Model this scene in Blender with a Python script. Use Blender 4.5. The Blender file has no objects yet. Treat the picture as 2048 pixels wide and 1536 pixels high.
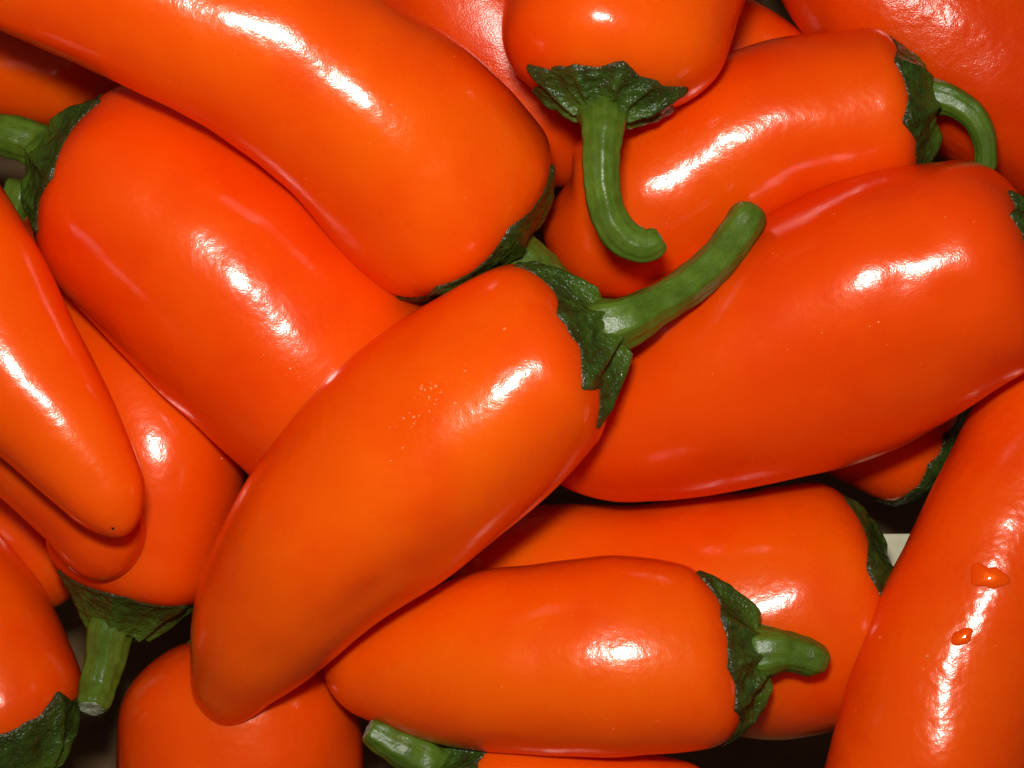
import bpy, bmesh, math, random
import numpy as np
from mathutils import Vector
from mathutils.bvhtree import BVHTree

# ------------------------------------------------------------------ camera, world, light, exposure
scene = bpy.context.scene
col = scene.collection
cam_d = bpy.data.cameras.new('camera'); cam = bpy.data.objects.new('camera', cam_d); col.objects.link(cam)
cam.location = (0.0, 0.0, 0.41)                 # looking straight down on the pile from 35 cm
cam.rotation_euler = (0, 0, 0)
cam_d.sensor_width = 36.0
cam_d.lens = 36.0 * 0.35 / 0.2048
cam_d.clip_start = 0.01; cam_d.clip_end = 10.0
scene.camera = cam

w = bpy.data.worlds.new('World'); scene.world = w; w.use_nodes = True
bg = w.node_tree.nodes['Background']
bg.inputs['Color'].default_value = (1.0, 0.84, 0.70, 1); bg.inputs['Strength'].default_value = 0.045

# the camera's own flash, a small window just above the lens
fl_d = bpy.data.lights.new('camera_flash', 'AREA'); fl_d.shape = 'RECTANGLE'
fl_d.size = 0.038; fl_d.size_y = 0.026; fl_d.energy = 1.24; fl_d.color = (1.0, 0.97, 0.94)
fl = bpy.data.objects.new('camera_flash', fl_d); col.objects.link(fl)
fl.location = (-0.010, 0.056, 0.404)
fl.rotation_euler = (Vector((0.0, 0.005, 0.05)) - fl.location).to_track_quat('-Z', 'Y').to_euler()

scene.view_settings.view_transform = 'Standard'; scene.view_settings.look = 'None'
scene.view_settings.gamma = 1.0; scene.view_settings.exposure = 0.0
scene.view_settings.use_curve_mapping = False
scene.render.engine = 'CYCLES'
scene.cycles.use_denoising = True
scene.cycles.use_adaptive_sampling = True; scene.cycles.adaptive_threshold = 0.02
scene.cycles.max_bounces = 5; scene.cycles.diffuse_bounces = 5; scene.cycles.glossy_bounces = 3
scene.cycles.transmission_bounces = 6

# ------------------------------------------------------------------ where every pepper lies: (x, y, z, half width) along its axis from calyx to tip, then along its stem; mm
GEO = {
 'T': ([[-115.54,34.12,9.23,9.73],[-123.96,24.93,9.76,12.58],[-134.34,13.5,9.5,12.59],[-143.95,0.92,8.21,10.33]],
       [[-113.76,38.38,10.23,4.34],[-112.11,43.07,11.23,3.99],[-111.2,46.26,11.23,3.65]]),
 'W': ([[-124.05,-10.53,9.48,9.73],[-117.65,-19.67,9.83,12.35],[-111.64,-31.11,9.63,12.81],[-107.6,-41.48,8.94,11.23],[-105.58,-51.35,7.9,8.04]],
       [[-127.48,-5.95,9.48,3.43],[-129.77,-2.52,9.48,3.2]]),
 'S': ([[-12.49,-82.1,42.56,8.61],[-4.09,-85.3,43.24,11.74],[13.17,-88.87,44.05,13.38],[34.08,-91.15,44.13,12.75],[46.68,-92.3,43.71,9.94]],
       [[-17.98,-78.63,44.06,4.6],[-24.16,-75.18,45.56,3.75],[-29.91,-71.65,46.56,2.8]]),
 'R': ([[97.0,-17.9,11.04,13.68],[87.07,-11.37,12.17,15.0],[76.7,-3.63,12.9,17.02],[65.32,5.44,13.08,15.88],[57.43,12.26,12.78,12.48]],
       [[100.68,-20.23,10.04,3.2],[104.05,-22.05,8.04,2.87]]),
 'U': ([[31.59,87.9,9.43,11.44],[42.97,79.54,10.0,13.14],[54.41,72.7,9.94,13.14],[65.95,65.03,9.27,11.45],[72.95,60.56,8.57,8.03]],
       [[27.01,91.33,9.43,3.43],[24.15,93.62,9.43,3.2]]),
 'I': ([[-146.0,83.92,12.02,13.64],[-133.3,80.39,12.58,16.12],[-116.22,76.95,12.76,16.8],[-99.32,74.54,12.28,15.68],[-86.99,71.5,11.49,11.96]],
       [[-151.69,86.19,12.02,4.09],[-156.23,87.33,12.02,3.64]]),
 'H': ([[-22.88,119.78,17.47,19.07],[-16.15,100.71,17.49,21.53],[-7.19,82.86,17.04,22.23],[2.93,66.17,16.15,20.26],[9.7,54.47,15.28,16.92],[13.11,44.97,14.49,12.43]],
       [[-25.12,126.51,17.47,4.49],[-26.24,130.99,17.47,4.04]]),
 'G': ([[146.31,49.07,17.91,16.8],[133.69,56.78,18.77,22.36],[118.34,66.7,19.64,25.09],[103.1,78.39,20.3,26.28],[87.98,90.98,20.72,26.25],[74.6,105.96,20.86,22.79],[65.17,117.66,20.78,16.68]],
       [[154.15,45.71,17.91,4.48],[159.75,43.47,17.91,4.03]]),
 'L': ([[-85.39,-46.89,23.88,18.2],[-82.57,-36.05,24.17,20.06],[-81.62,-20.07,23.94,22.61],[-85.83,-3.54,22.87,21.02],[-93.82,12.01,20.92,15.56],[-101.21,27.76,18.17,11.76],[-106.34,39.2,15.72,9.01]],
       [[-87.81,-53.04,24.88,5.5],[-89.35,-59.64,24.88,4.62],[-90.72,-65.82,26.08,4.17],[-91.22,-70.5,30.38,3.58]]),
 'P': ([[81.53,-46.19,22.28,23.82],[72.66,-47.85,22.32,26.81],[58.32,-50.67,21.93,28.27],[41.81,-49.37,20.82,25.02],[25.25,-47.14,18.99,20.67],[8.55,-44.08,16.4,17.43],[-7.25,-41.03,13.31,12.47],[-14.11,-40.05,11.8,9.1]],
       [[86.63,-47.67,19.28,4.24],[91.46,-49.28,15.28,3.83]]),
 'N': ([[-61.78,-54.64,19.72,21.19],[-61.12,-64.79,20.36,24.27],[-60.72,-75.84,20.8,26.47],[-60.47,-88.03,20.96,27.01],[-59.95,-103.67,20.69,24.47],[-59.48,-114.94,20.17,16.71]],
       [[-62.03,-52.14,16.72,4.27],[-62.27,-50.27,13.72,3.85]]),
 'M': ([[-106.83,-83.7,28.06,17.46],[-114.09,-72.69,25.67,21.52],[-122.13,-61.07,22.81,23.23],[-132.37,-46.06,18.7,22.36],[-145.76,-26.34,12.67,17.03]],
       [[-102.75,-89.0,31.06,5.41],[-100.05,-96.07,33.06,4.74]]),
 'Q': ([[79.06,-105.49,48.75,17.55],[82.32,-95.36,48.02,20.17],[85.07,-86.21,47.32,20.72],[88.76,-72.96,46.23,20.68],[97.86,-50.19,44.06,20.7],[109.12,-25.49,41.35,19.8],[115.1,-11.85,39.72,18.83],[120.78,2.98,37.89,15.95],[124.38,12.59,36.65,10.67]],
       [[77.51,-111.68,48.75,4.34],[76.48,-117.87,48.75,3.92]]),
 'F': ([[83.86,58.84,43.58,16.75],[70.55,56.35,42.02,17.66],[56.65,54.22,40.07,18.5],[40.07,46.15,36.98,19.4],[28.02,38.97,34.25,20.18],[16.87,33.84,31.62,16.0],[6.74,33.72,29.3,10.33]],
       [[86.69,59.99,43.58,4.19],[91.21,59.14,45.58,3.12],[95.74,55.86,46.58,2.7],[98.5,50.6,45.58,2.39],[99.25,44.28,43.58,2.2]]),
 'K': ([[-128.65,13.45,42.14,13.14],[-115.8,1.36,42.88,12.8],[-103.14,-11.22,43.14,12.05],[-94.78,-19.61,43.04,11.32],[-88.55,-26.96,42.79,10.7],[-83.66,-40.78,42.14,8.41]],
       [[-133.9,18.71,42.14,3.57],[-138.11,22.91,42.14,3.15]]),
 'B': ([[-94.05,46.35,43.84,19.88],[-83.15,40.84,43.48,22.83],[-71.77,32.84,42.76,25.18],[-62.48,25.03,41.85,26.3],[-50.1,12.47,40.08,26.63],[-38.7,-0.21,37.89,26.05],[-28.26,-13.06,35.31,24.09],[-20.89,-22.83,33.15,18.3]],
       [[-98.61,49.51,42.84,4.83],[-104.27,51.82,42.84,4.51],[-111.62,53.08,42.84,4.3],[-118.23,53.65,41.84,4.0]]),
 'O': ([[46.86,-55.45,51.9,16.88],[38.52,-56.76,51.4,18.54],[24.27,-56.36,50.01,20.67],[7.87,-57.57,47.6,19.78],[-7.73,-58.79,44.53,18.27],[-23.64,-60.57,40.68,13.72],[-32.28,-60.96,38.31,9.77],[-39.96,-60.58,36.05,6.62]],
       [[51.35,-54.51,53.4,5.3],[56.57,-54.53,53.9,3.87],[60.93,-55.83,53.4,3.67],[64.07,-57.14,52.9,3.06]]),
 'D': ([[105.45,27.63,62.15,19.38],[94.5,23.83,56.63,23.02],[78.82,18.11,49.84,26.96],[64.35,11.07,44.36,27.58],[48.28,4.24,39.42,26.15],[34.84,-1.82,35.97,23.72],[22.18,-8.83,33.16,19.17],[14.7,-14.05,31.66,14.59],[7.7,-19.2,30.42,10.85]],
       [[111.59,29.53,63.15,4.16],[118.86,30.61,62.15,3.58]]),
 'E': ([[18.14,55.81,63.07,19.33],[19.57,65.18,60.62,22.16],[21.99,77.47,56.95,24.11],[26.24,94.1,51.22,25.22],[29.02,111.49,44.61,21.92],[30.47,123.57,39.7,15.87]],
       [[17.85,50.53,68.57,4.39],[17.36,44.42,70.57,3.69],[17.62,37.57,71.07,3.39],[19.23,31.86,70.07,3.5],[22.79,27.86,69.07,3.6],[26.5,27.08,69.07,3.21],[29.01,28.43,69.27,2.63]]),
 'A': ([[-4.06,29.95,46.04,22.36],[-12.21,38.26,50.95,23.8],[-20.85,47.17,55.7,23.28],[-33.12,57.06,60.88,21.15],[-50.79,67.98,66.16,19.94],[-71.94,77.09,69.76,18.66],[-93.08,83.97,71.0,16.27],[-110.99,89.07,70.43,12.13],[-120.0,90.73,69.65,9.24]],
       [[0.62,27.04,46.04,5.2],[5.01,23.77,45.04,4.59],[9.54,19.71,43.04,4.4],[13.32,15.12,40.04,4.02]]),
 'J': ([[-139.06,53.2,50.53,18.49],[-118.34,27.01,57.2,19.35],[-103.19,5.99,60.69,16.97],[-92.06,-6.46,62.05,12.92],[-86.28,-13.9,62.48,10.72],[-81.28,-21.04,62.67,8.53],[-76.62,-29.97,62.62,5.76]],
       [[-143.17,58.34,50.53,4.11],[-146.25,64.5,50.53,3.7]]),
 'C': ([[15.35,9.64,65.55,18.5],[7.5,5.53,64.64,20.03],[-3.86,-2.87,63.21,22.19],[-17.32,-12.94,61.51,22.9],[-28.99,-24.27,58.97,21.86],[-38.87,-33.6,55.76,20.04],[-47.29,-44.12,51.71,17.2],[-54.8,-55.73,46.77,13.08],[-58.41,-62.81,43.61,9.42],[-61.17,-71.75,39.6,5.29]],
       [[21.39,12.07,66.55,5.1],[27.73,15.2,64.55,4.15],[34.65,19.41,61.55,3.88],[41.77,25.41,58.55,3.92],[46.66,31.91,56.55,3.94],[48.95,36.0,56.05,3.74]]),
}
# ------------------------------------------------------------------ materials
def new_mat(name):
    m = bpy.data.materials.new(name); m.use_nodes = True
    nt = m.node_tree
    return m, nt, nt.nodes['Principled BSDF']
def node(nt, kind, **kw):
    n = nt.nodes.new(kind)
    for k, v in kw.items():
        if k in n.inputs: n.inputs[k].default_value = v
        else: setattr(n, k, v)
    return n
def noise(nt, coord, scale, detail=2.0, rough=0.5):
    n = nt.nodes.new('ShaderNodeTexNoise')
    n.inputs['Scale'].default_value = scale; n.inputs['Detail'].default_value = detail
    n.inputs['Roughness'].default_value = rough
    nt.links.new(coord, n.inputs['Vector'])
    return n
def ramp(nt, fac, stops):
    r = nt.nodes.new('ShaderNodeValToRGB'); el = r.color_ramp.elements
    while len(el) < len(stops): el.new(0.5)
    for e, (p, c) in zip(el, stops):
        e.position = p; e.color = (*c, 1) if len(c) == 3 else c
    nt.links.new(fac, r.inputs['Fac'])
    return r
def bump(nt, height, dist, strength, prev=None):
    b = nt.nodes.new('ShaderNodeBump')
    b.inputs['Distance'].default_value = dist; b.inputs['Strength'].default_value = strength
    nt.links.new(height, b.inputs['Height'])
    if prev is not None: nt.links.new(prev.outputs['Normal'], b.inputs['Normal'])
    return b
def obj_coord(nt, off):
    tc = nt.nodes.new('ShaderNodeTexCoord'); mp = nt.nodes.new('ShaderNodeMapping')
    mp.inputs['Location'].default_value = off
    nt.links.new(tc.outputs['Object'], mp.inputs['Vector'])
    return mp.outputs['Vector']

SSS = 0.5
def skin_material(i, hue, rough, wavy, grain, coat):
    m, nt, p = new_mat('pepper_skin')
    rnd = random.Random(i * 7 + 3)
    co = obj_coord(nt, (rnd.random(), rnd.random(), rnd.random()))
    a = tuple(c for c in hue)
    b = (hue[0] * 0.93, hue[1] * 0.74, hue[2])
    c = (hue[0] * 1.02, hue[1] * 1.18, hue[2])
    n1 = noise(nt, co, 38.0, 3.0, 0.55)
    r1 = ramp(nt, n1.outputs['Fac'], [(0.30, b), (0.50, a), (0.72, c)])
    # a few tiny paler lenticels
    v = nt.nodes.new('ShaderNodeTexVoronoi'); v.inputs['Scale'].default_value = 170.0
    nt.links.new(co, v.inputs['Vector'])
    rv = ramp(nt, v.outputs['Distance'], [(0.035, (1, 1, 1)), (0.075, (0, 0, 0))])
    sel = ramp(nt, v.outputs['Color'], [(0.80, (0, 0, 0)), (0.86, (1, 1, 1))])
    mu = nt.nodes.new('ShaderNodeMath'); mu.operation = 'MULTIPLY'
    nt.links.new(rv.outputs['Color'], mu.inputs[0]); nt.links.new(sel.outputs['Color'], mu.inputs[1])
    mu2 = nt.nodes.new('ShaderNodeMath'); mu2.operation = 'MULTIPLY'; mu2.inputs[1].default_value = 0.30
    nt.links.new(mu.outputs[0], mu2.inputs[0])
    mx = nt.nodes.new('ShaderNodeMixRGB'); mx.inputs['Color2'].default_value = (0.97, 0.62, 0.20, 1)
    nt.links.new(mu2.outputs[0], mx.inputs['Fac']); nt.links.new(r1.outputs['Color'], mx.inputs['Color1'])
    nt.links.new(mx.outputs['Color'], p.inputs['Base Color'])
    n2 = noise(nt, co, 120.0, 1.0, 0.6)
    rr = ramp(nt, n2.outputs['Fac'], [(0.35, (rough * 0.82,) * 3), (0.70, (rough * 1.25,) * 3)])
    nt.links.new(rr.outputs['Color'], p.inputs['Roughness'])
    p.inputs['IOR'].default_value = 1.40; p.inputs['Specular IOR Level'].default_value = 0.5
    p.inputs['Coat Weight'].default_value = 1.0; p.inputs['Coat Roughness'].default_value = coat; p.inputs['Coat Tint'].default_value = (0.95, 0.235, 0.03, 1); p.inputs['Coat IOR'].default_value = 1.45
    p.inputs['Subsurface Weight'].default_value = SSS
    p.inputs['Subsurface Radius'].default_value = (1.0, 0.16, 0.03)
    p.inputs['Subsurface Scale'].default_value = 0.010
    big = noise(nt, co, 75.0, 1.0, 0.5)
    mid = noise(nt, co, 420.0, 1.0, 0.6)
    fin = noise(nt, co, 2900.0, 1.0, 0.6)
    b1 = bump(nt, big.outputs['Fac'], 0.0030, wavy * 0.16)
    b2 = bump(nt, mid.outputs['Fac'], 0.00035, wavy * 0.22, b1)
    b3 = bump(nt, fin.outputs['Fac'], 0.00016, grain, b2)
    nt.links.new(b3.outputs['Normal'], p.inputs['Normal']); nt.links.new(b3.outputs['Normal'], p.inputs['Coat Normal'])
    return m

def calyx_material():
    m, nt, p = new_mat('calyx_green')
    co = obj_coord(nt, (0.3, 0.1, 0.7))
    n = noise(nt, co, 330.0, 5.0, 0.65)
    r = ramp(nt, n.outputs['Fac'], [(0.26, (0.036, 0.022, 0.004)), (0.44, (0.024, 0.044, 0.005)), (0.62, (0.038, 0.080, 0.009)), (0.80, (0.070, 0.115, 0.024))])
    # the cap pales into the green of the stem towards its middle and browns along the rim
    tc = nt.nodes.new('ShaderNodeTexCoord'); sx = nt.nodes.new('ShaderNodeSeparateXYZ')
    nt.links.new(tc.outputs['UV'], sx.inputs[0])
    ri = ramp(nt, sx.outputs['Y'], [(0.22, (1, 1, 1)), (0.55, (0, 0, 0))])
    ro = ramp(nt, sx.outputs['Y'], [(0.86, (0, 0, 0)), (0.98, (0.7, 0.7, 0.7))])
    m1 = nt.nodes.new('ShaderNodeMixRGB'); m1.inputs['Color2'].default_value = (0.066, 0.122, 0.010, 1)
    nt.links.new(ri.outputs['Color'], m1.inputs['Fac']); nt.links.new(r.outputs['Color'], m1.inputs['Color1'])
    m2 = nt.nodes.new('ShaderNodeMixRGB'); m2.inputs['Color2'].default_value = (0.040, 0.034, 0.010, 1)
    nt.links.new(ro.outputs['Color'], m2.inputs['Fac']); nt.links.new(m1.outputs['Color'], m2.inputs['Color1'])
    nt.links.new(m2.outputs['Color'], p.inputs['Base Color'])
    p.inputs['Roughness'].default_value = 0.24; p.inputs['IOR'].default_value = 1.45
    b1 = bump(nt, noise(nt, co, 620.0, 3.0, 0.6).outputs['Fac'], 0.0010, 0.9)
    b2 = bump(nt, noise(nt, co, 1800.0, 2.0, 0.5).outputs['Fac'], 0.0003, 0.6, b1)
    nt.links.new(b2.outputs['Normal'], p.inputs['Normal'])
    return m
def stem_material():
    m, nt, p = new_mat('stem_green')
    tc = nt.nodes.new('ShaderNodeTexCoord')
    mp = nt.nodes.new('ShaderNodeMapping'); mp.inputs['Scale'].default_value = (34.0, 5.0, 1.0)   # u around, v along
    nt.links.new(tc.outputs['UV'], mp.inputs['Vector'])
    fib = noise(nt, mp.outputs['Vector'], 1.0, 4.0, 0.6)
    co = obj_coord(nt, (0.6, 0.2, 0.1))
    pat = noise(nt, co, 160.0, 4.0, 0.6)
    r1 = ramp(nt, fib.outputs['Fac'], [(0.25, (0.064, 0.116, 0.007)), (0.52, (0.088, 0.156, 0.011)), (0.80, (0.120, 0.190, 0.027))])
    r2 = ramp(nt, pat.outputs['Fac'], [(0.30, (0.60, 0.62, 0.55)), (0.60, (1.0, 1.0, 1.0)), (0.80, (1.30, 1.22, 1.35))])
    mx = nt.nodes.new('ShaderNodeMixRGB'); mx.blend_type = 'MULTIPLY'; mx.inputs['Fac'].default_value = 1.0
    nt.links.new(r1.outputs['Color'], mx.inputs['Color1']); nt.links.new(r2.outputs['Color'], mx.inputs['Color2'])
    nick = noise(nt, co, 420.0, 4.0, 0.7)
    rn = ramp(nt, nick.outputs['Fac'], [(0.62, (0, 0, 0)), (0.72, (0.75, 0.75, 0.75))])
    m3 = nt.nodes.new('ShaderNodeMixRGB'); m3.inputs['Color2'].default_value = (0.075, 0.058, 0.016, 1)
    nt.links.new(rn.outputs['Color'], m3.inputs['Fac']); nt.links.new(mx.outputs['Color'], m3.inputs['Color1'])
    nt.links.new(m3.outputs['Color'], p.inputs['Base Color'])
    p.inputs['Roughness'].default_value = 0.34; p.inputs['IOR'].default_value = 1.46
    b1 = bump(nt, fib.outputs['Fac'], 0.0005, 0.14)
    b2 = bump(nt, noise(nt, co, 1500.0, 2.0, 0.6).outputs['Fac'], 0.00022, 0.45, b1)
    nt.links.new(b2.outputs['Normal'], p.inputs['Normal'])
    return m
def cut_material():
    m, nt, p = new_mat('cut_stem_pith')
    co = obj_coord(nt, (0.2, 0.9, 0.4))
    n = noise(nt, co, 700.0, 4.0, 0.65)
    r = ramp(nt, n.outputs['Fac'], [(0.30, (0.09, 0.10, 0.045)), (0.55, (0.30, 0.33, 0.20)), (0.75, (0.48, 0.50, 0.38))])
    nt.links.new(r.outputs['Color'], p.inputs['Base Color']); p.inputs['Roughness'].default_value = 0.7
    b = bump(nt, n.outputs['Fac'], 0.0006, 0.8); nt.links.new(b.outputs['Normal'], p.inputs['Normal'])
    return m
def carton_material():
    m, nt, p = new_mat('shade_brown_carton')  # shade of the gaps put into the colour, browner than the cream board
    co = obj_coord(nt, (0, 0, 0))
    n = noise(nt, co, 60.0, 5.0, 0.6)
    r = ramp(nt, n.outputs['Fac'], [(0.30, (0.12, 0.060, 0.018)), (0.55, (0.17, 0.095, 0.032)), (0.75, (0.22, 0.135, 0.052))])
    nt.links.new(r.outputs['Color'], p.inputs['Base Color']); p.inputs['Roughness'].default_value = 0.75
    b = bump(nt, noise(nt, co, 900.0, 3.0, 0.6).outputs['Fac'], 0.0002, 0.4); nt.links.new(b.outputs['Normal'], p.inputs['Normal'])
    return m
def water_material():
    m, nt, p = new_mat('water')
    p.inputs['Base Color'].default_value = (1, 1, 1, 1); p.inputs['Transmission Weight'].default_value = 1.0
    p.inputs['Roughness'].default_value = 0.02; p.inputs['IOR'].default_value = 1.33
    return m
MAT_CALYX = calyx_material(); MAT_STEM = stem_material(); MAT_CUT = cut_material()
MAT_SCAR, _, _p = new_mat('blossom_scar_brown'); _p.inputs['Base Color'].default_value = (0.03, 0.008, 0.002, 1)
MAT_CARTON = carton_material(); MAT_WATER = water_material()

# ------------------------------------------------------------------ mesh helpers (lengths in mm, scaled to metres on build)
MM = 0.001
def grid_faces(nr, nt_, closed=True):
    f = []
    for i in range(nr - 1):
        a = i * nt_; b = a + nt_
        for j in range(nt_ if closed else nt_ - 1):
            k = (j + 1) % nt_
            f.append((a + j, a + k, b + k, b + j))
    return f
def build(name, verts, faces, mat, parent, origin, uvs=None, smooth=True):
    me = bpy.data.meshes.new(name)
    v = (np.asarray(verts, float) - np.asarray(origin, float)) * MM
    me.from_pydata([tuple(x) for x in v], [], faces)
    if uvs is not None:
        lay = me.uv_layers.new(name='UVMap')
        idx = np.zeros(len(me.loops), dtype=np.int32); me.loops.foreach_get('vertex_index', idx)
        lay.data.foreach_set('uv', np.asarray(uvs, float)[idx].ravel())
    bm = bmesh.new(); bm.from_mesh(me); bmesh.ops.recalc_face_normals(bm, faces=bm.faces)
    bm.to_mesh(me); bm.free()
    if smooth: me.polygons.foreach_set('use_smooth', [True] * len(me.polygons))
    me.materials.append(mat)
    ob = bpy.data.objects.new(name, me); col.objects.link(ob)
    if parent is not None: ob.parent = parent
    return ob
def norm(a): return a / np.maximum(np.linalg.norm(a, axis=-1, keepdims=True), 1e-9)
def spline(st, n):
    st = np.array(st, float)
    d = np.r_[0, np.cumsum(np.linalg.norm(np.diff(st[:, :3], axis=0), axis=1))]
    m = np.gradient(st, d, axis=0); t = np.linspace(0, d[-1], n)
    k = np.clip(np.searchsorted(d, t, side='right') - 1, 0, len(d) - 2)
    h = (d[k + 1] - d[k])[:, None]; u = (t - d[k])[:, None] / h
    return ((2*u**3 - 3*u*u + 1) * st[k] + (u**3 - 2*u*u + u) * h * m[k]
            + (-2*u**3 + 3*u*u) * st[k + 1] + (u**3 - u*u) * h * m[k + 1])
def sines(rng, n, wl):
    k = norm(rng.normal(size=(n, 3))) * (2 * math.pi / rng.uniform(wl[0], wl[1], size=(n, 1)))
    ph = rng.uniform(0, 6.28, n)
    return lambda P: np.sin(P @ k.T + ph).sum(-1) / math.sqrt(n)

class Fruit:
    """the swept, lobed body of one pepper: at(s, theta) gives its surface"""
    def __init__(self, st, rng, lobes=3, lob=0.03, th0=0.0, lump=0.016, pa=2.6, pb=2.0, la=0.55, lb=0.9, depth=0.86, dip=1.6, dents=()):
        c = spline(st, 400)
        self.C = c[:, :3]; self.W = c[:, 3]
        self.s = np.r_[0, np.cumsum(np.linalg.norm(np.diff(self.C, axis=0), axis=1))]; self.L = self.s[-1]
        T = norm(np.gradient(self.C, self.s, axis=0)); up = np.array([0, 0, 1.0])
        self.T = T; self.B = norm(np.cross(T, up)); self.N = np.cross(self.B, T)
        self.la = la * st[1][3]; self.lb = lb * st[-2][3]; self.pa = pa; self.pb = pb
        self.lobes = lobes; self.lob = lob; self.th0 = th0; self.lump = lump; self.depth = depth; self.dip = dip
        self.dents = list(dents) + [(rng.uniform(0.12, 0.9), rng.uniform(0.2, 2.9), rng.uniform(4, 9), rng.uniform(0.22, 0.5), rng.uniform(0.008, 0.020)) for _ in range(5)]
        self.f1 = sines(rng, 9, (22, 60)); self.f2 = sines(rng, 12, (9, 20)); self.tw = rng.uniform(-0.012, 0.012)
    def _i(self, A, s):
        if A.ndim == 1: return np.interp(s, self.s, A)
        return np.stack([np.interp(s, self.s, A[:, k]) for k in range(3)], -1)
    def cap(self, s):
        a = np.clip(1 - s / self.la, 0, 1); b = np.clip(1 - (self.L - s) / self.lb, 0, 1)
        return (1 - a**self.pa)**(1 / self.pa) * (1 - b**self.pb)**(1 / self.pb)
    def at(self, s, th):
        s = np.clip(s, 0, self.L)
        C = self._i(self.C, s); T = norm(self._i(self.T, s)); B = norm(self._i(self.B, s)); N = norm(self._i(self.N, s))
        cp = self.cap(s); r = self._i(self.W, s) * cp
        rad = np.cos(th)[..., None] * B + (self.depth * np.sin(th))[..., None] * N
        fade = np.exp(-s / (0.75 * self.L)) * 0.75 + 0.25
        P0 = C + r[..., None] * rad
        m = 1 + self.lob * np.cos(self.lobes * (th - self.th0) + self.tw * s) * fade \
              + self.lump * self.f1(P0) + 0.22 * self.lump * self.f2(P0)
        for (sf, t0, ls, lt, dep) in self.dents:           # shallow dents and pressed patches
            dth = (th - t0 + math.pi) % (2 * math.pi) - math.pi
            m = m - dep * np.exp(-((s - sf * self.L) / ls)**2 - (dth / lt)**2)
        P = C + (r * m)[..., None] * rad
        near = np.clip(1 - s / (self.la * 1.2), 0, 1)
        return P + T * (self.dip * np.exp(-(cp / 0.45)**2) * (near > 0))[..., None]
    def s_of_v(self, v):                      # v 0..1 over the shoulder, then on along the flank
        return np.where(v < 1, self.la * (1 - np.cos(np.clip(v, 0, 1) * math.pi / 2)), self.la * (1 + (v - 1) * 0.9))
    def mesh(self, nth=112, nc=24, nm=84):
        fa = np.linspace(0.02, 1, nc) * math.pi / 2
        sa = self.la * (1 - np.cos(fa)); sb = self.L - self.lb * (1 - np.cos(fa))[::-1]
        sm = np.linspace(sa[-1], sb[0], nm)[1:-1]
        s = np.r_[sa, sm, sb]; th = np.linspace(0, 2 * math.pi, nth, endpoint=False)
        S, TH = np.meshgrid(s, th, indexing='ij')
        V = self.at(S, TH).reshape(-1, 3); n = len(s)
        F = grid_faces(n, nth)
        V = np.vstack([V, self.at(np.array([0.0]), np.array([0.0])), self.at(np.array([self.L]), np.array([0.0]))])
        p0 = len(V) - 2; p1 = len(V) - 1; e = (n - 1) * nth
        for j in range(nth):
            k = (j + 1) % nth
            F.append((p0, k, j)); F.append((p1, e + j, e + k))
        return V, F

def calyx_mesh(fr, rng, reach=0.62, points=6, spike=0.34, cone=5.0, stem_r=4.5, thick=0.7, nth=150, nr=34, angles=None):
    if angles is not None: points = len(angles); angles = np.array(angles, float)
    th = np.linspace(0, 2 * math.pi, nth, endpoint=False)
    ang = (np.arange(points) + rng.uniform(-0.28, 0.28, points)) * 2 * math.pi / points + rng.uniform(0, 6.28)
    if angles is not None: ang = angles[:, 0]
    ln = rng.uniform(0.45, 1.0, points) * spike
    if angles is not None: ln = angles[:, 1] * spike
    out = np.full(nth, reach) + 0.03 * np.sin(5 * th + 1) + 0.02 * np.sin(13 * th + 2)
    ridge = np.zeros(nth)
    for a, l in zip(ang, ln):
        d = np.abs((th - a + math.pi) % (2 * math.pi) - math.pi)
        out = np.maximum(out, reach * 0.96 + l * np.maximum(0, 1 - d / 0.40)**1.25)
        ridge = np.maximum(ridge, np.exp(-(d / 0.11)**2))
    t = np.linspace(0.06, 1.0, nr)
    Tm, TH = np.meshgrid(t, th, indexing='ij')
    v = Tm * out[None, :]
    # ragged rim
    v = v + (rng.normal(size=nth) * 0.003)[None, :] * (Tm > 0.9)
    s = fr.s_of_v(v); P = fr.at(s, TH)
    e = 1e-2
    dth = (fr.at(s, TH + e) - fr.at(s, TH - e)); ds = (fr.at(s + 0.02, TH) - fr.at(np.maximum(s - 0.02, 0), TH))
    Nn = norm(np.cross(dth, ds)); cen = fr._i(fr.C, s + fr.la * 0.5)
    sg = np.sign(((P - cen) * Nn).sum(-1, keepdims=True)); sg[sg == 0] = 1; Nn = Nn * sg
    g1 = sines(rng, 16, (1.3, 3.2)); g2 = sines(rng, 16, (3.5, 8.0))
    mid = np.clip(np.sin(np.clip(Tm, 0, 1) * math.pi), 0, 1)**0.6
    h = thick * (0.42 + 0.65 * np.clip(1 - Tm**3, 0, 1)) + 1.1 * thick * ridge[None, :] * mid \
        + (0.15 * g1(P) + 0.24 * g2(P)) * mid * np.clip(Tm * 2.0, 0, 1)
    h = np.maximum(h, 0.16)
    h[-1, :] = -0.30
    P = P + Nn * h[..., None]
    ax = -fr.T[0]
    P = P + ax * (cone * np.clip((0.88 - Tm) / 0.62, 0, 1)**2.0)[..., None]
    uv = np.stack([TH / (2 * math.pi), Tm], -1).reshape(-1, 2)
    return P.reshape(-1, 3), grid_faces(nr, nth), uv

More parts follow.
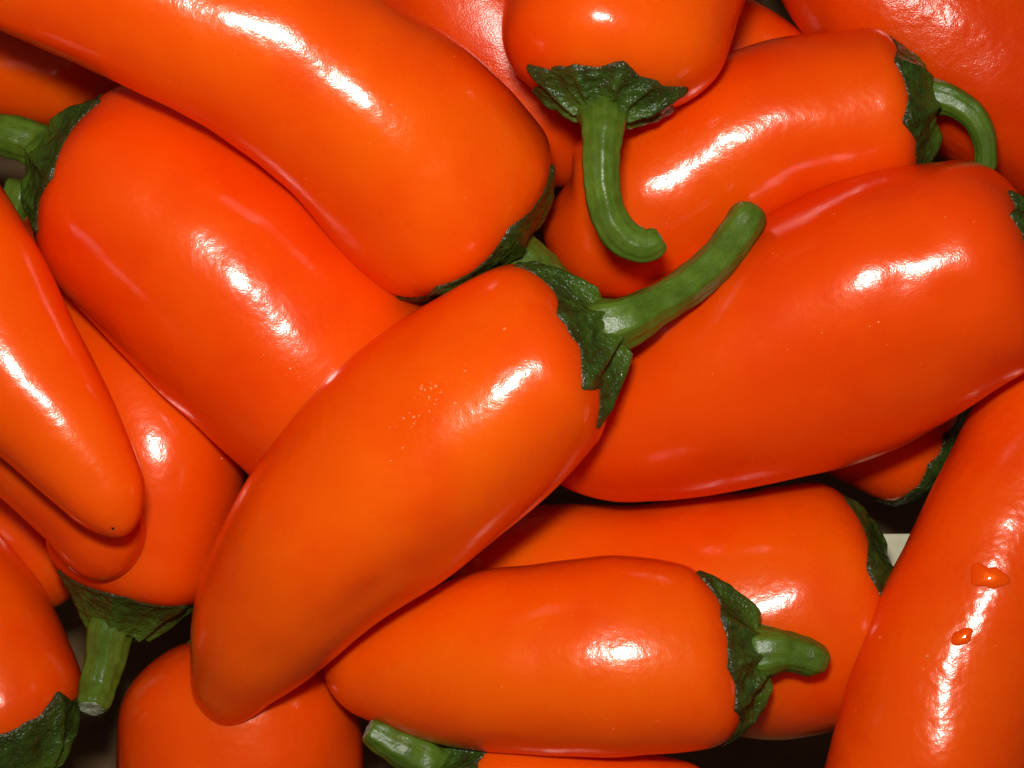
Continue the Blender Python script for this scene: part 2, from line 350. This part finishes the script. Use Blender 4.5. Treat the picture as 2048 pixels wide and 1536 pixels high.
def stem_mesh(st, rng, ribs=5, amp=0.075, nth=40, n=90, end_round=0.55, end_scale=0.80):
    c = spline(st, n); C = c[:, :3]; W = c[:, 3]
    s = np.r_[0, np.cumsum(np.linalg.norm(np.diff(C, axis=0), axis=1))]
    T = norm(np.gradient(C, s, axis=0))
    N = np.zeros_like(T); ref = np.array([0.2, 0.1, 1.0]); N[0] = norm(ref - T[0] * (ref @ T[0]))
    for i in range(1, n):
        N[i] = norm(N[i - 1] - T[i] * (N[i - 1] @ T[i]))
    B = np.cross(T, N)
    d = np.clip((s[-1] - s) / (end_round * W[-1]), 0, 1)
    W = W * (end_scale + (1 - end_scale) * np.sqrt(1 - (1 - d)**2))
    th = np.linspace(0, 2 * math.pi, nth, endpoint=False)
    ph = rng.uniform(0, 6.28); f = sines(rng, 10, (2.5, 9))
    base = C[:, None] + W[:, None, None] * (np.cos(th)[None, :, None] * N[:, None] + np.sin(th)[None, :, None] * B[:, None])
    fl = np.clip(1 - s / (0.30 * s[-1]), 0, 1)
    m = 1 + (amp * (0.55 + 0.4 * fl))[:, None] * np.cos(ribs * th + ph)[None] + 0.035 * np.cos(11 * th + 2 * ph)[None] + 0.035 * f(base)
    P = C[:, None] + (W[:, None] * m)[..., None] * (np.cos(th)[None, :, None] * N[:, None] + np.sin(th)[None, :, None] * B[:, None])
    uv = np.stack(np.broadcast_arrays(np.abs(th / math.pi - 1)[None, :], (s * 0.1)[:, None]), -1).reshape(-1, 2)
    V = P.reshape(-1, 3); F = grid_faces(n, nth)
    # dished cut face
    rim = P[-1]; ctr = C[-1]
    rings = [rim * 1.0]
    g = sines(rng, 8, (0.8, 2.5))
    CV = []; 
    for q, dz in ((1.0, -0.15), (0.86, 0.12), (0.6, 0.05), (0.3, -0.15)):
        ring = ctr + (rim - ctr) * q + T[-1] * (dz + 0.10 * g(rim * q))[:, None]
        CV.append(ring)
    CV = np.concatenate(CV + [(ctr - T[-1] * 0.15)[None]])
    CF = grid_faces(4, nth); z = len(CV) - 1
    for j in range(nth): CF.append((3 * nth + j, 3 * nth + (j + 1) % nth, z))
    return V, F, uv, CV, CF

# ------------------------------------------------------------------ the setting: what shows between the peppers
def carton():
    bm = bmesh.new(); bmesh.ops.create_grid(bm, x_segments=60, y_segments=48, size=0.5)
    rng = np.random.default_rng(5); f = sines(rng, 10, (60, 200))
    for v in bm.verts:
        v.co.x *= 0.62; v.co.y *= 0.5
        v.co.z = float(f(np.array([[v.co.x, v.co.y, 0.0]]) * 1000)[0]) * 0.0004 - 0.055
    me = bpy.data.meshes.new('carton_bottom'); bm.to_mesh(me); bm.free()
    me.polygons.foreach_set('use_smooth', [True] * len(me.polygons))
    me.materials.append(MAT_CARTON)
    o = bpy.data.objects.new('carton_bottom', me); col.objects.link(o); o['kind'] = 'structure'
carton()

# ------------------------------------------------------------------ the peppers
HUE = (0.96, 0.36, 0.02)        # flesh colour; the pigmented skin over it is the absorbing coat
def hue(r=1.0, g=1.0): return (HUE[0] * r, HUE[1] * g, HUE[2])
# label, and what is particular to each fruit (body shape, skin, calyx)
SPEC = {
 'C': dict(label='long orange pepper lying on top in the middle, tapering to lower left, long green stem', lobes=3, lob=0.05, th0=1.85, dents=[(0.56, 2.25, 11.0, 0.20, 0.040), (0.66, 2.05, 6.0, 0.16, 0.022), (0.45, 2.5, 7.0, 0.2, 0.02), (0.34, 1.45, 8.0, 0.5, 0.018)], pa=2.5, pb=2.0, lb=0.9, cal=dict(reach=0.41, spike=0.42, cone=5.6, angles=[(0.15, 0.9), (1.15, 0.30), (2.05, 0.65), (2.75, 1.0), (4.2, 0.6), (5.2, 0.6)]), hue=hue(1.0, 1.24)),
 'A': dict(label='large glossy orange pepper running into the top left corner with a broad white highlight', lobes=3, lob=0.022, th0=1.6, pa=3.0, la=0.5, cal=dict(reach=0.55, points=7, spike=0.25, cone=3.5), hue=hue(1.0, 1.14)),
 'B': dict(label='wide orange pepper at left with a long streaked highlight, stem pointing left', lobes=4, lob=0.03, th0=1.5, pa=3.4, la=0.6, cal=dict(reach=0.36, points=6, spike=0.22, cone=4.5), hue=hue(0.98, 0.90)),
 'D': dict(label='big deep orange pepper at right, under the long green stem of the middle pepper', lobes=3, lob=0.035, th0=1.05, dents=[(0.17, 1.15, 4.0, 0.16, 0.016), (0.13, 1.75, 4.0, 0.14, 0.018), (0.22, 1.5, 3.5, 0.15, 0.012)], wavy=0.8, pa=2.6, cal=dict(reach=0.26, points=6, spike=0.16, cone=3.0), hue=hue(0.93, 0.80)),
 'E': dict(label='orange pepper at top, star shaped calyx facing the viewer, stem hanging down', lobes=4, lob=0.02, th0=0.5, pa=2.5, la=0.62, dip=1.2, cal=dict(reach=0.36, spike=0.17, cone=3.2, thick=1.0, angles=[(0.30, 0.9), (0.85, 0.2), (1.42, 0.7), (2.1, 0.2), (2.88, 1.0), (3.62, 0.8), (4.6, 0.5), (-0.45, 0.9)]), hue=hue(1.0, 1.14)),
 'F': dict(label='orange pepper at upper right with a stem curled round like a hook', lobes=3, lob=0.02, th0=1.4, dents=[(0.66, 1.2, 9.0, 0.45, 0.022)], pa=3.0, la=0.45, cal=dict(reach=0.48, points=6, spike=0.3, cone=4.0), hue=hue(0.95, 0.92)),
 'G': dict(label='dull red orange pepper in the top right corner with blotchy highlights', lobes=4, lob=0.03, th0=0.8, wavy=2.2, rough=0.34, grain=0.35, coat=0.22, hue=hue(0.86, 0.66)),
 'H': dict(label='reddish pepper with a frosty highlight wedged at the top between two larger peppers', lobes=3, lob=0.02, wavy=1.2, rough=0.36, grain=0.35, coat=0.26, hue=hue(0.9, 0.7)),
 'I': dict(label='shaded orange pepper at the left edge above the stem that points left', lobes=3, lob=0.015, hue=hue(0.98, 1.1)),
 'J': dict(label='slender orange pepper tip at the left edge with a small dark dot on its end', lobes=3, lob=0.018, th0=1.2, pb=2.0, lb=1.0, hue=hue(1.0, 1.06)),
 'K': dict(label='blunt red orange pepper tip just under the slender tip at left', lobes=3, lob=0.015, pb=2.2, lb=1.0, hue=hue(0.92, 0.85)),
 'L': dict(label='orange pepper at lower left with its green calyx and short cut stem pointing down', lobes=4, lob=0.02, th0=0.9, pa=2.8, la=0.5, cal=dict(reach=0.42, spike=0.24, cone=8.0, angles=[(0.0, 1.0), (0.5, 0.6), (1.6, 0.2), (2.7, 0.5), (3.2, 0.9), (4.7, 0.5)]), hue=hue(0.95, 0.88)),
 'M': dict(label='orange pepper in the bottom left corner with a crusty dark green calyx', lobes=3, lob=0.02, th0=1.2, pa=2.6, cal=dict(reach=0.66, points=8, spike=0.22, cone=3.5, thick=1.0), hue=hue(1.0, 1.1)),
 'N': dict(label='round orange pepper shoulder at the bottom under the tip of the middle pepper', lobes=4, lob=0.012, th0=0.4, pa=2.3, la=0.75, cal=dict(reach=0.22, points=6, spike=0.12, cone=1.0), hue=hue(0.98, 0.98)),
 'O': dict(label='orange pepper at the bottom lying level with a stubby dark green stem pointing right', lobes=3, lob=0.045, th0=2.2, pa=2.6, cal=dict(reach=0.46, spike=0.38, cone=4.6, thick=0.9, angles=[(0.15, 1.0), (0.85, 0.2), (1.55, 0.32), (2.15, 0.35), (2.95, 1.0), (4.2, 0.6), (5.3, 0.6)]), hue=hue(1.0, 1.2)),
 'P': dict(label='wide orange pepper behind the one with the stubby stem, calyx turned to the right', lobes=3, lob=0.03, th0=1.5, pa=3.2, la=0.42, cal=dict(reach=0.52, points=7, spike=0.28, cone=2.5), hue=hue(1.0, 1.14)),
 'Q': dict(label='long orange pepper in the bottom right corner with water drops on its highlight', lobes=3, lob=0.014, th0=1.3, wavy=1.7, hue=hue(0.96, 0.94)),
 'R': dict(label='dark shaded pepper with a bit of calyx in the gap at right', lobes=3, lob=0.02, cal=dict(reach=0.7, points=6, spike=0.3, cone=2.0)),
 'S': dict(label='pepper at the bottom edge with a pale green stem pointing up left', lobes=3, lob=0.015, cal=dict(reach=0.8, points=6, spike=0.25, cone=4.0)),
 'T': dict(label='hidden pepper at the left edge showing only its short green stem', lobes=3, lob=0.015, cal=dict(reach=0.7, points=6, spike=0.25, cone=3.0)),
 'U': dict(label='shaded pepper edge in the gap between the top pepper and the top right corner pepper', lobes=3, lob=0.015),
 'W': dict(label='dim pepper squeezed between the bottom left corner pepper and the blunt red orange tip', lobes=3, lob=0.015, hue=hue(0.92, 0.85)),
}
BVH = {}
ORIG = {}
def pepper(key, i):
    sp = dict(SPEC[key]); st, stem = GEO[key]
    rng = np.random.default_rng(100 + i)
    cal = dict(reach=0.64, points=6, spike=0.32); cal.update(sp.pop('cal', {}))
    label = sp.pop('label')
    m = skin_material(i, sp.pop('hue', hue(*(random.Random(i).uniform(0.97, 1.02), random.Random(i + 50).uniform(0.92, 1.08)))),
                      sp.pop('rough', 0.32), sp.pop('wavy', 1.0), sp.pop('grain', 0.15), sp.pop('coat', 0.18))
    fr = Fruit(st, rng, **sp)
    V, F = fr.mesh()
    o = np.array([np.mean([q[0] for q in st]), np.mean([q[1] for q in st]), V[:, 2].min()])
    root = bpy.data.objects.new('pepper', None); col.objects.link(root); root.location = o * MM
    root.empty_display_size = 0.01
    root['label'] = label; root['category'] = 'pepper'; root['group'] = 'orange peppers in the heap'
    build('body', V, F, m, root, o)
    BVH[key] = BVHTree.FromPolygons([tuple(x) for x in V], F); ORIG[key] = o
    CV, CF, CU = calyx_mesh(fr, rng, **cal)
    build('calyx', CV, CF, MAT_CALYX, root, o, uvs=CU)
    pole = fr.C[0] + fr.T[0] * 1.0
    cone = cal.get('cone', 5.0)
    ax = -fr.T[0]; w0 = stem[0][3]
    full = [tuple(pole) + (w0 * 1.16,), tuple(fr.C[0] + ax * cone * 0.6) + (w0 * 1.16,)] + [tuple(q) for q in stem]
    # drop a station that would double back
    if np.dot(np.array(full[2][:3]) - np.array(full[1][:3]), ax) < 0.8: full.pop(1)
    SV, SF, UV, KV, KF = stem_mesh(full, rng, **(dict(end_round=0.95, end_scale=0.45) if key in 'COF' else {}))
    so = build('stem', SV, SF, MAT_STEM, root, o, uvs=UV)
    k = build('cut_end', KV, KF, MAT_CUT, so, o)
    if key == 'J':                              # the dark blossom scar on the very end of the tip
        p = BVH[key].ray_cast(Vector((-78.4, -28.4, 300.0)), Vector((0, 0, -1.0)))
        if p[0] is not None:
            c = np.array(p[0]); nn = np.array(p[1]); nn = nn if nn[2] > 0 else -nn
            t1 = norm(np.cross(nn, [1.0, 0.2, 0.0])); t2 = np.cross(nn, t1); n = 14
            SVt = [c + q * 0.42 * (math.cos(a) * t1 + 0.75 * math.sin(a) * t2) * (1 + 0.15 * math.sin(3 * a)) + nn * hh
                   for q, hh in ((1.0, -0.03), (0.7, 0.08)) for a in np.linspace(0, 2 * math.pi, n, endpoint=False)] + [c + nn * 0.05]
            SFt = grid_faces(2, n) + [(n + j, n + (j + 1) % n, 2 * n) for j in range(n)]
            build('blossom_scar', SVt, SFt, MAT_SCAR, root, o)
    return root
for i, key in enumerate(SPEC): pepper(key, i)

# ------------------------------------------------------------------ water on the skins
def clear_water(name, tint):
    m, nt, p = new_mat(name)
    p.inputs['Base Color'].default_value = (*tint, 1); p.inputs['Roughness'].default_value = 0.03
    p.inputs['IOR'].default_value = 1.33
    return m
MAT_DROP = skin_material(16, hue(0.96, 0.94), 0.3, 0.0, 0.0, 0.03)      # clear water shows the skin below it
MAT_DROP.name = 'water_over_orange_skin'; MAT_DROP.node_tree.nodes['Principled BSDF'].inputs['Subsurface Weight'].default_value = 0.0
MAT_BEAD = clear_water('water_bead', (0.95, 0.24, 0.07))
def surf(key, x, y):
    """point and normal of a pepper's skin straight below (x, y), mm"""
    hit = BVH[key].ray_cast(Vector((x, y, 300.0)), Vector((0, 0, -1.0)))
    if hit[0] is None: return None, None
    n = np.array(hit[1])
    return np.array(hit[0]), (n if n[2] > 0 else -n)
def water_drop(key, cx, cy, outline, height, label):
    a = np.array(outline, float) * 0.8; n = 48; th = np.linspace(0, 2 * math.pi, n, endpoint=False)
    pa = np.arctan2(a[:, 1], a[:, 0]) % (2 * math.pi); o = np.argsort(pa); pr = np.hypot(a[:, 0], a[:, 1])[o]; pa = pa[o]
    pa3 = np.r_[pa - 2 * math.pi, pa, pa + 2 * math.pi]; pr3 = np.r_[pr, pr, pr]
    R = np.interp(th, pa3, pr3)
    for _ in range(2): R = (np.roll(R, 1) + 2 * R + np.roll(R, -1)) / 4
    V = []; rings = 12
    for i in range(rings + 1):
        q = 1 - i / rings
        for t, r in zip(th, R):
            p, nn = surf(key, cx + r * q * math.cos(t), cy + r * q * math.sin(t))
            h = height * (1 - q**2.6)**0.75 - (0.05 if i == 0 else 0)
            V.append(p + np.array([0, 0, 1.0]) * h * 0.3 + nn * h * 0.7)
    F = grid_faces(rings + 1, n)
    org = np.array(V).mean(0)
    ob = build('water_drop', V, F, MAT_DROP, None, org); ob.location = org * MM
    ob['label'] = label; ob['category'] = 'water drop'; ob['group'] = 'water drops on the bottom right pepper'
water_drop('Q', 95.6, -38.4, [(5.2, -1.2), (3.0, 1.0), (-0.5, 1.9), (-2.6, 3.4), (-4.4, 2.2), (-4.2, -0.6), (-5.2, -2.0), (-1.5, -2.4), (2.6, -2.3), (4.6, -1.9)], 0.58,
           'larger water drop on the highlight of the bottom right pepper')
water_drop('Q', 90.0, -50.4, [(2.6, 2.0), (1.8, 0.4), (-0.4, -1.8), (-2.8, -2.2), (-2.9, -0.6), (-0.8, 1.4), (1.2, 2.3)], 0.48,
           'smaller slanting water drop below the larger one on the bottom right pepper')
def beads(key, spots, label, rng):
    V = []; F = []
    for (x, y, r) in spots:
        p, nn = surf(key, x, y)
        if p is None: continue
        nn = nn / np.linalg.norm(nn)
        t = norm(np.cross(nn, [0.3, 0.9, 0.1])); u = np.cross(nn, t); k0 = len(V); n = 12
        for a, hh in ((1.0, -0.1), (0.92, 0.28), (0.66, 0.55), (0.33, 0.70)):
            for j in range(n):
                w = 2 * math.pi * j / n
                V.append(p + r * (a * (math.cos(w) * t + math.sin(w) * u) + hh * nn))
        V.append(p + nn * r * 0.75); top = len(V) - 1
        for i in range(3):
            for j in range(n):
                F.append((k0 + i * n + j, k0 + i * n + (j + 1) % n, k0 + (i + 1) * n + (j + 1) % n, k0 + (i + 1) * n + j))
        for j in range(n): F.append((k0 + 3 * n + j, k0 + 3 * n + (j + 1) % n, top))
    org = np.array(V).mean(0)
    ob = build('water_beads', V, F, MAT_BEAD, None, org); ob.location = org * MM
    ob['kind'] = 'stuff'; ob['label'] = label; ob['category'] = 'water'
def cloud(rng, cx, cy, sx, sy, ang, n, r0, r1):
    out = []
    for _ in range(n):
        a, c = rng.normal() * sx, rng.normal() * sy
        out.append((cx + a * math.cos(ang) - c * math.sin(ang), cy + a * math.sin(ang) + c * math.cos(ang), r0 + (r1 - r0) * rng.random()**3))
    return out
rb = np.random.default_rng(77)
def strew(key, n, x0, x1, y0, y1): return [(rb.uniform(x0, x1), rb.uniform(y0, y1), 0.05 + 0.09 * rb.random()**2) for _ in range(n)]
beads('C', cloud(rb, -15.0, -3.0, 5.2, 2.6, 0.85, 46, 0.10, 0.34) + [(-14.4, -0.4, 0.36), (-10.7, -3.6, 0.38), (-18.5, -6.2, 0.30)], 'fine water beads beside the highlight of the middle pepper', rb)
beads('B', cloud(rb, -43.2, 4.8, 4.6, 1.9, -0.85, 42, 0.09, 0.26), 'fine water beads on the wide pepper at left near the middle pepper', rb)
beads('F', [(43.4, 52.6, 0.26), (43.2, 51.4, 0.2), (44.6, 52.0, 0.18), (46.0, 50.9, 0.16), (42.0, 54.0, 0.14)], 'a few water beads at the end of the upper right highlight', rb)
beads('A', [(-23.0, 53.0, 0.24), (-20.2, 50.6, 0.22), (-27, 46, 0.12), (-9, 36, 0.14), (-40, 40, 0.12), (-52, 62, 0.14)] + strew('A', 26, -90, 5, 22, 76), 'scattered water beads on the large pepper at the top left', rb)
beads('D', [(71.0, 12.0, 0.26), (69.4, 11.2, 0.16), (60.5, 10.0, 0.16), (85.0, 24, 0.18), (52, 26, 0.12), (40, 2, 0.12), (80, 4, 0.12)] + strew('D', 28, 30, 100, -15, 40), 'scattered water beads on the big pepper at right', rb)
beads('O', [(12, -46, 0.13), (-2, -60, 0.14), (20, -68, 0.13), (30, -40, 0.12), (-12, -52, 0.12)] + strew('O', 18, -30, 38, -70, -36), 'scattered water beads on the level pepper at the bottom', rb)
beads('L', [(-62.4, -16, 0.24), (-70, -22, 0.14), (-64, -30, 0.12)], 'scattered water beads on the lower left pepper with the cut stem', rb)
beads('Q', [(83.2, -54.5, 0.34), (82.4, -57.0, 0.22), (98.6, -35.6, 0.3), (75.5, -52, 0.2), (96, -52, 0.14)] + strew('Q', 22, 68, 104, -76, -5), 'tiny water beads beside the drops on the bottom right pepper', rb)

# ------------------------------------------------------------------ added cream sheet: the lit patch of the floor, cut to its shadow edge
def cream_lit_patch():
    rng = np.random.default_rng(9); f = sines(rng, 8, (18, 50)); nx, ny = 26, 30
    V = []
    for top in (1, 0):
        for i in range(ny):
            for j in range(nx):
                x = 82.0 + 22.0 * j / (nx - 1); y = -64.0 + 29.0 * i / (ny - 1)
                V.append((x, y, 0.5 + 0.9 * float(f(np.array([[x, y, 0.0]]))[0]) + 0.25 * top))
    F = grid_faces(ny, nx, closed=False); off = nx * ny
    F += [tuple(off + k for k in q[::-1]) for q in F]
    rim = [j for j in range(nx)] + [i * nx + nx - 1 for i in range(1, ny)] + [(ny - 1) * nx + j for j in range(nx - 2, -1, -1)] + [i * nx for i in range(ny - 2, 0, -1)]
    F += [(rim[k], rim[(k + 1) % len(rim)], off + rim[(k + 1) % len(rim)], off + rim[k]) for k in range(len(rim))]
    m, nt, p = new_mat('cream_lit_patch'); co = obj_coord(nt, (0, 0, 0))
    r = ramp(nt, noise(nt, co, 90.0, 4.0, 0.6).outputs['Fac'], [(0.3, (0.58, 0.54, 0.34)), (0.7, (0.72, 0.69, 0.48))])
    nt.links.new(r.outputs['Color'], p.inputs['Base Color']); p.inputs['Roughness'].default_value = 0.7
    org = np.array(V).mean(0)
    ob = build('lit_floor_patch', V, F, m, None, org); ob.location = org * MM
    ob['label'] = 'cream patch added as lit floor in the gap left of the pepper with water drops'; ob['category'] = 'lit_floor_patch'
cream_lit_patch()
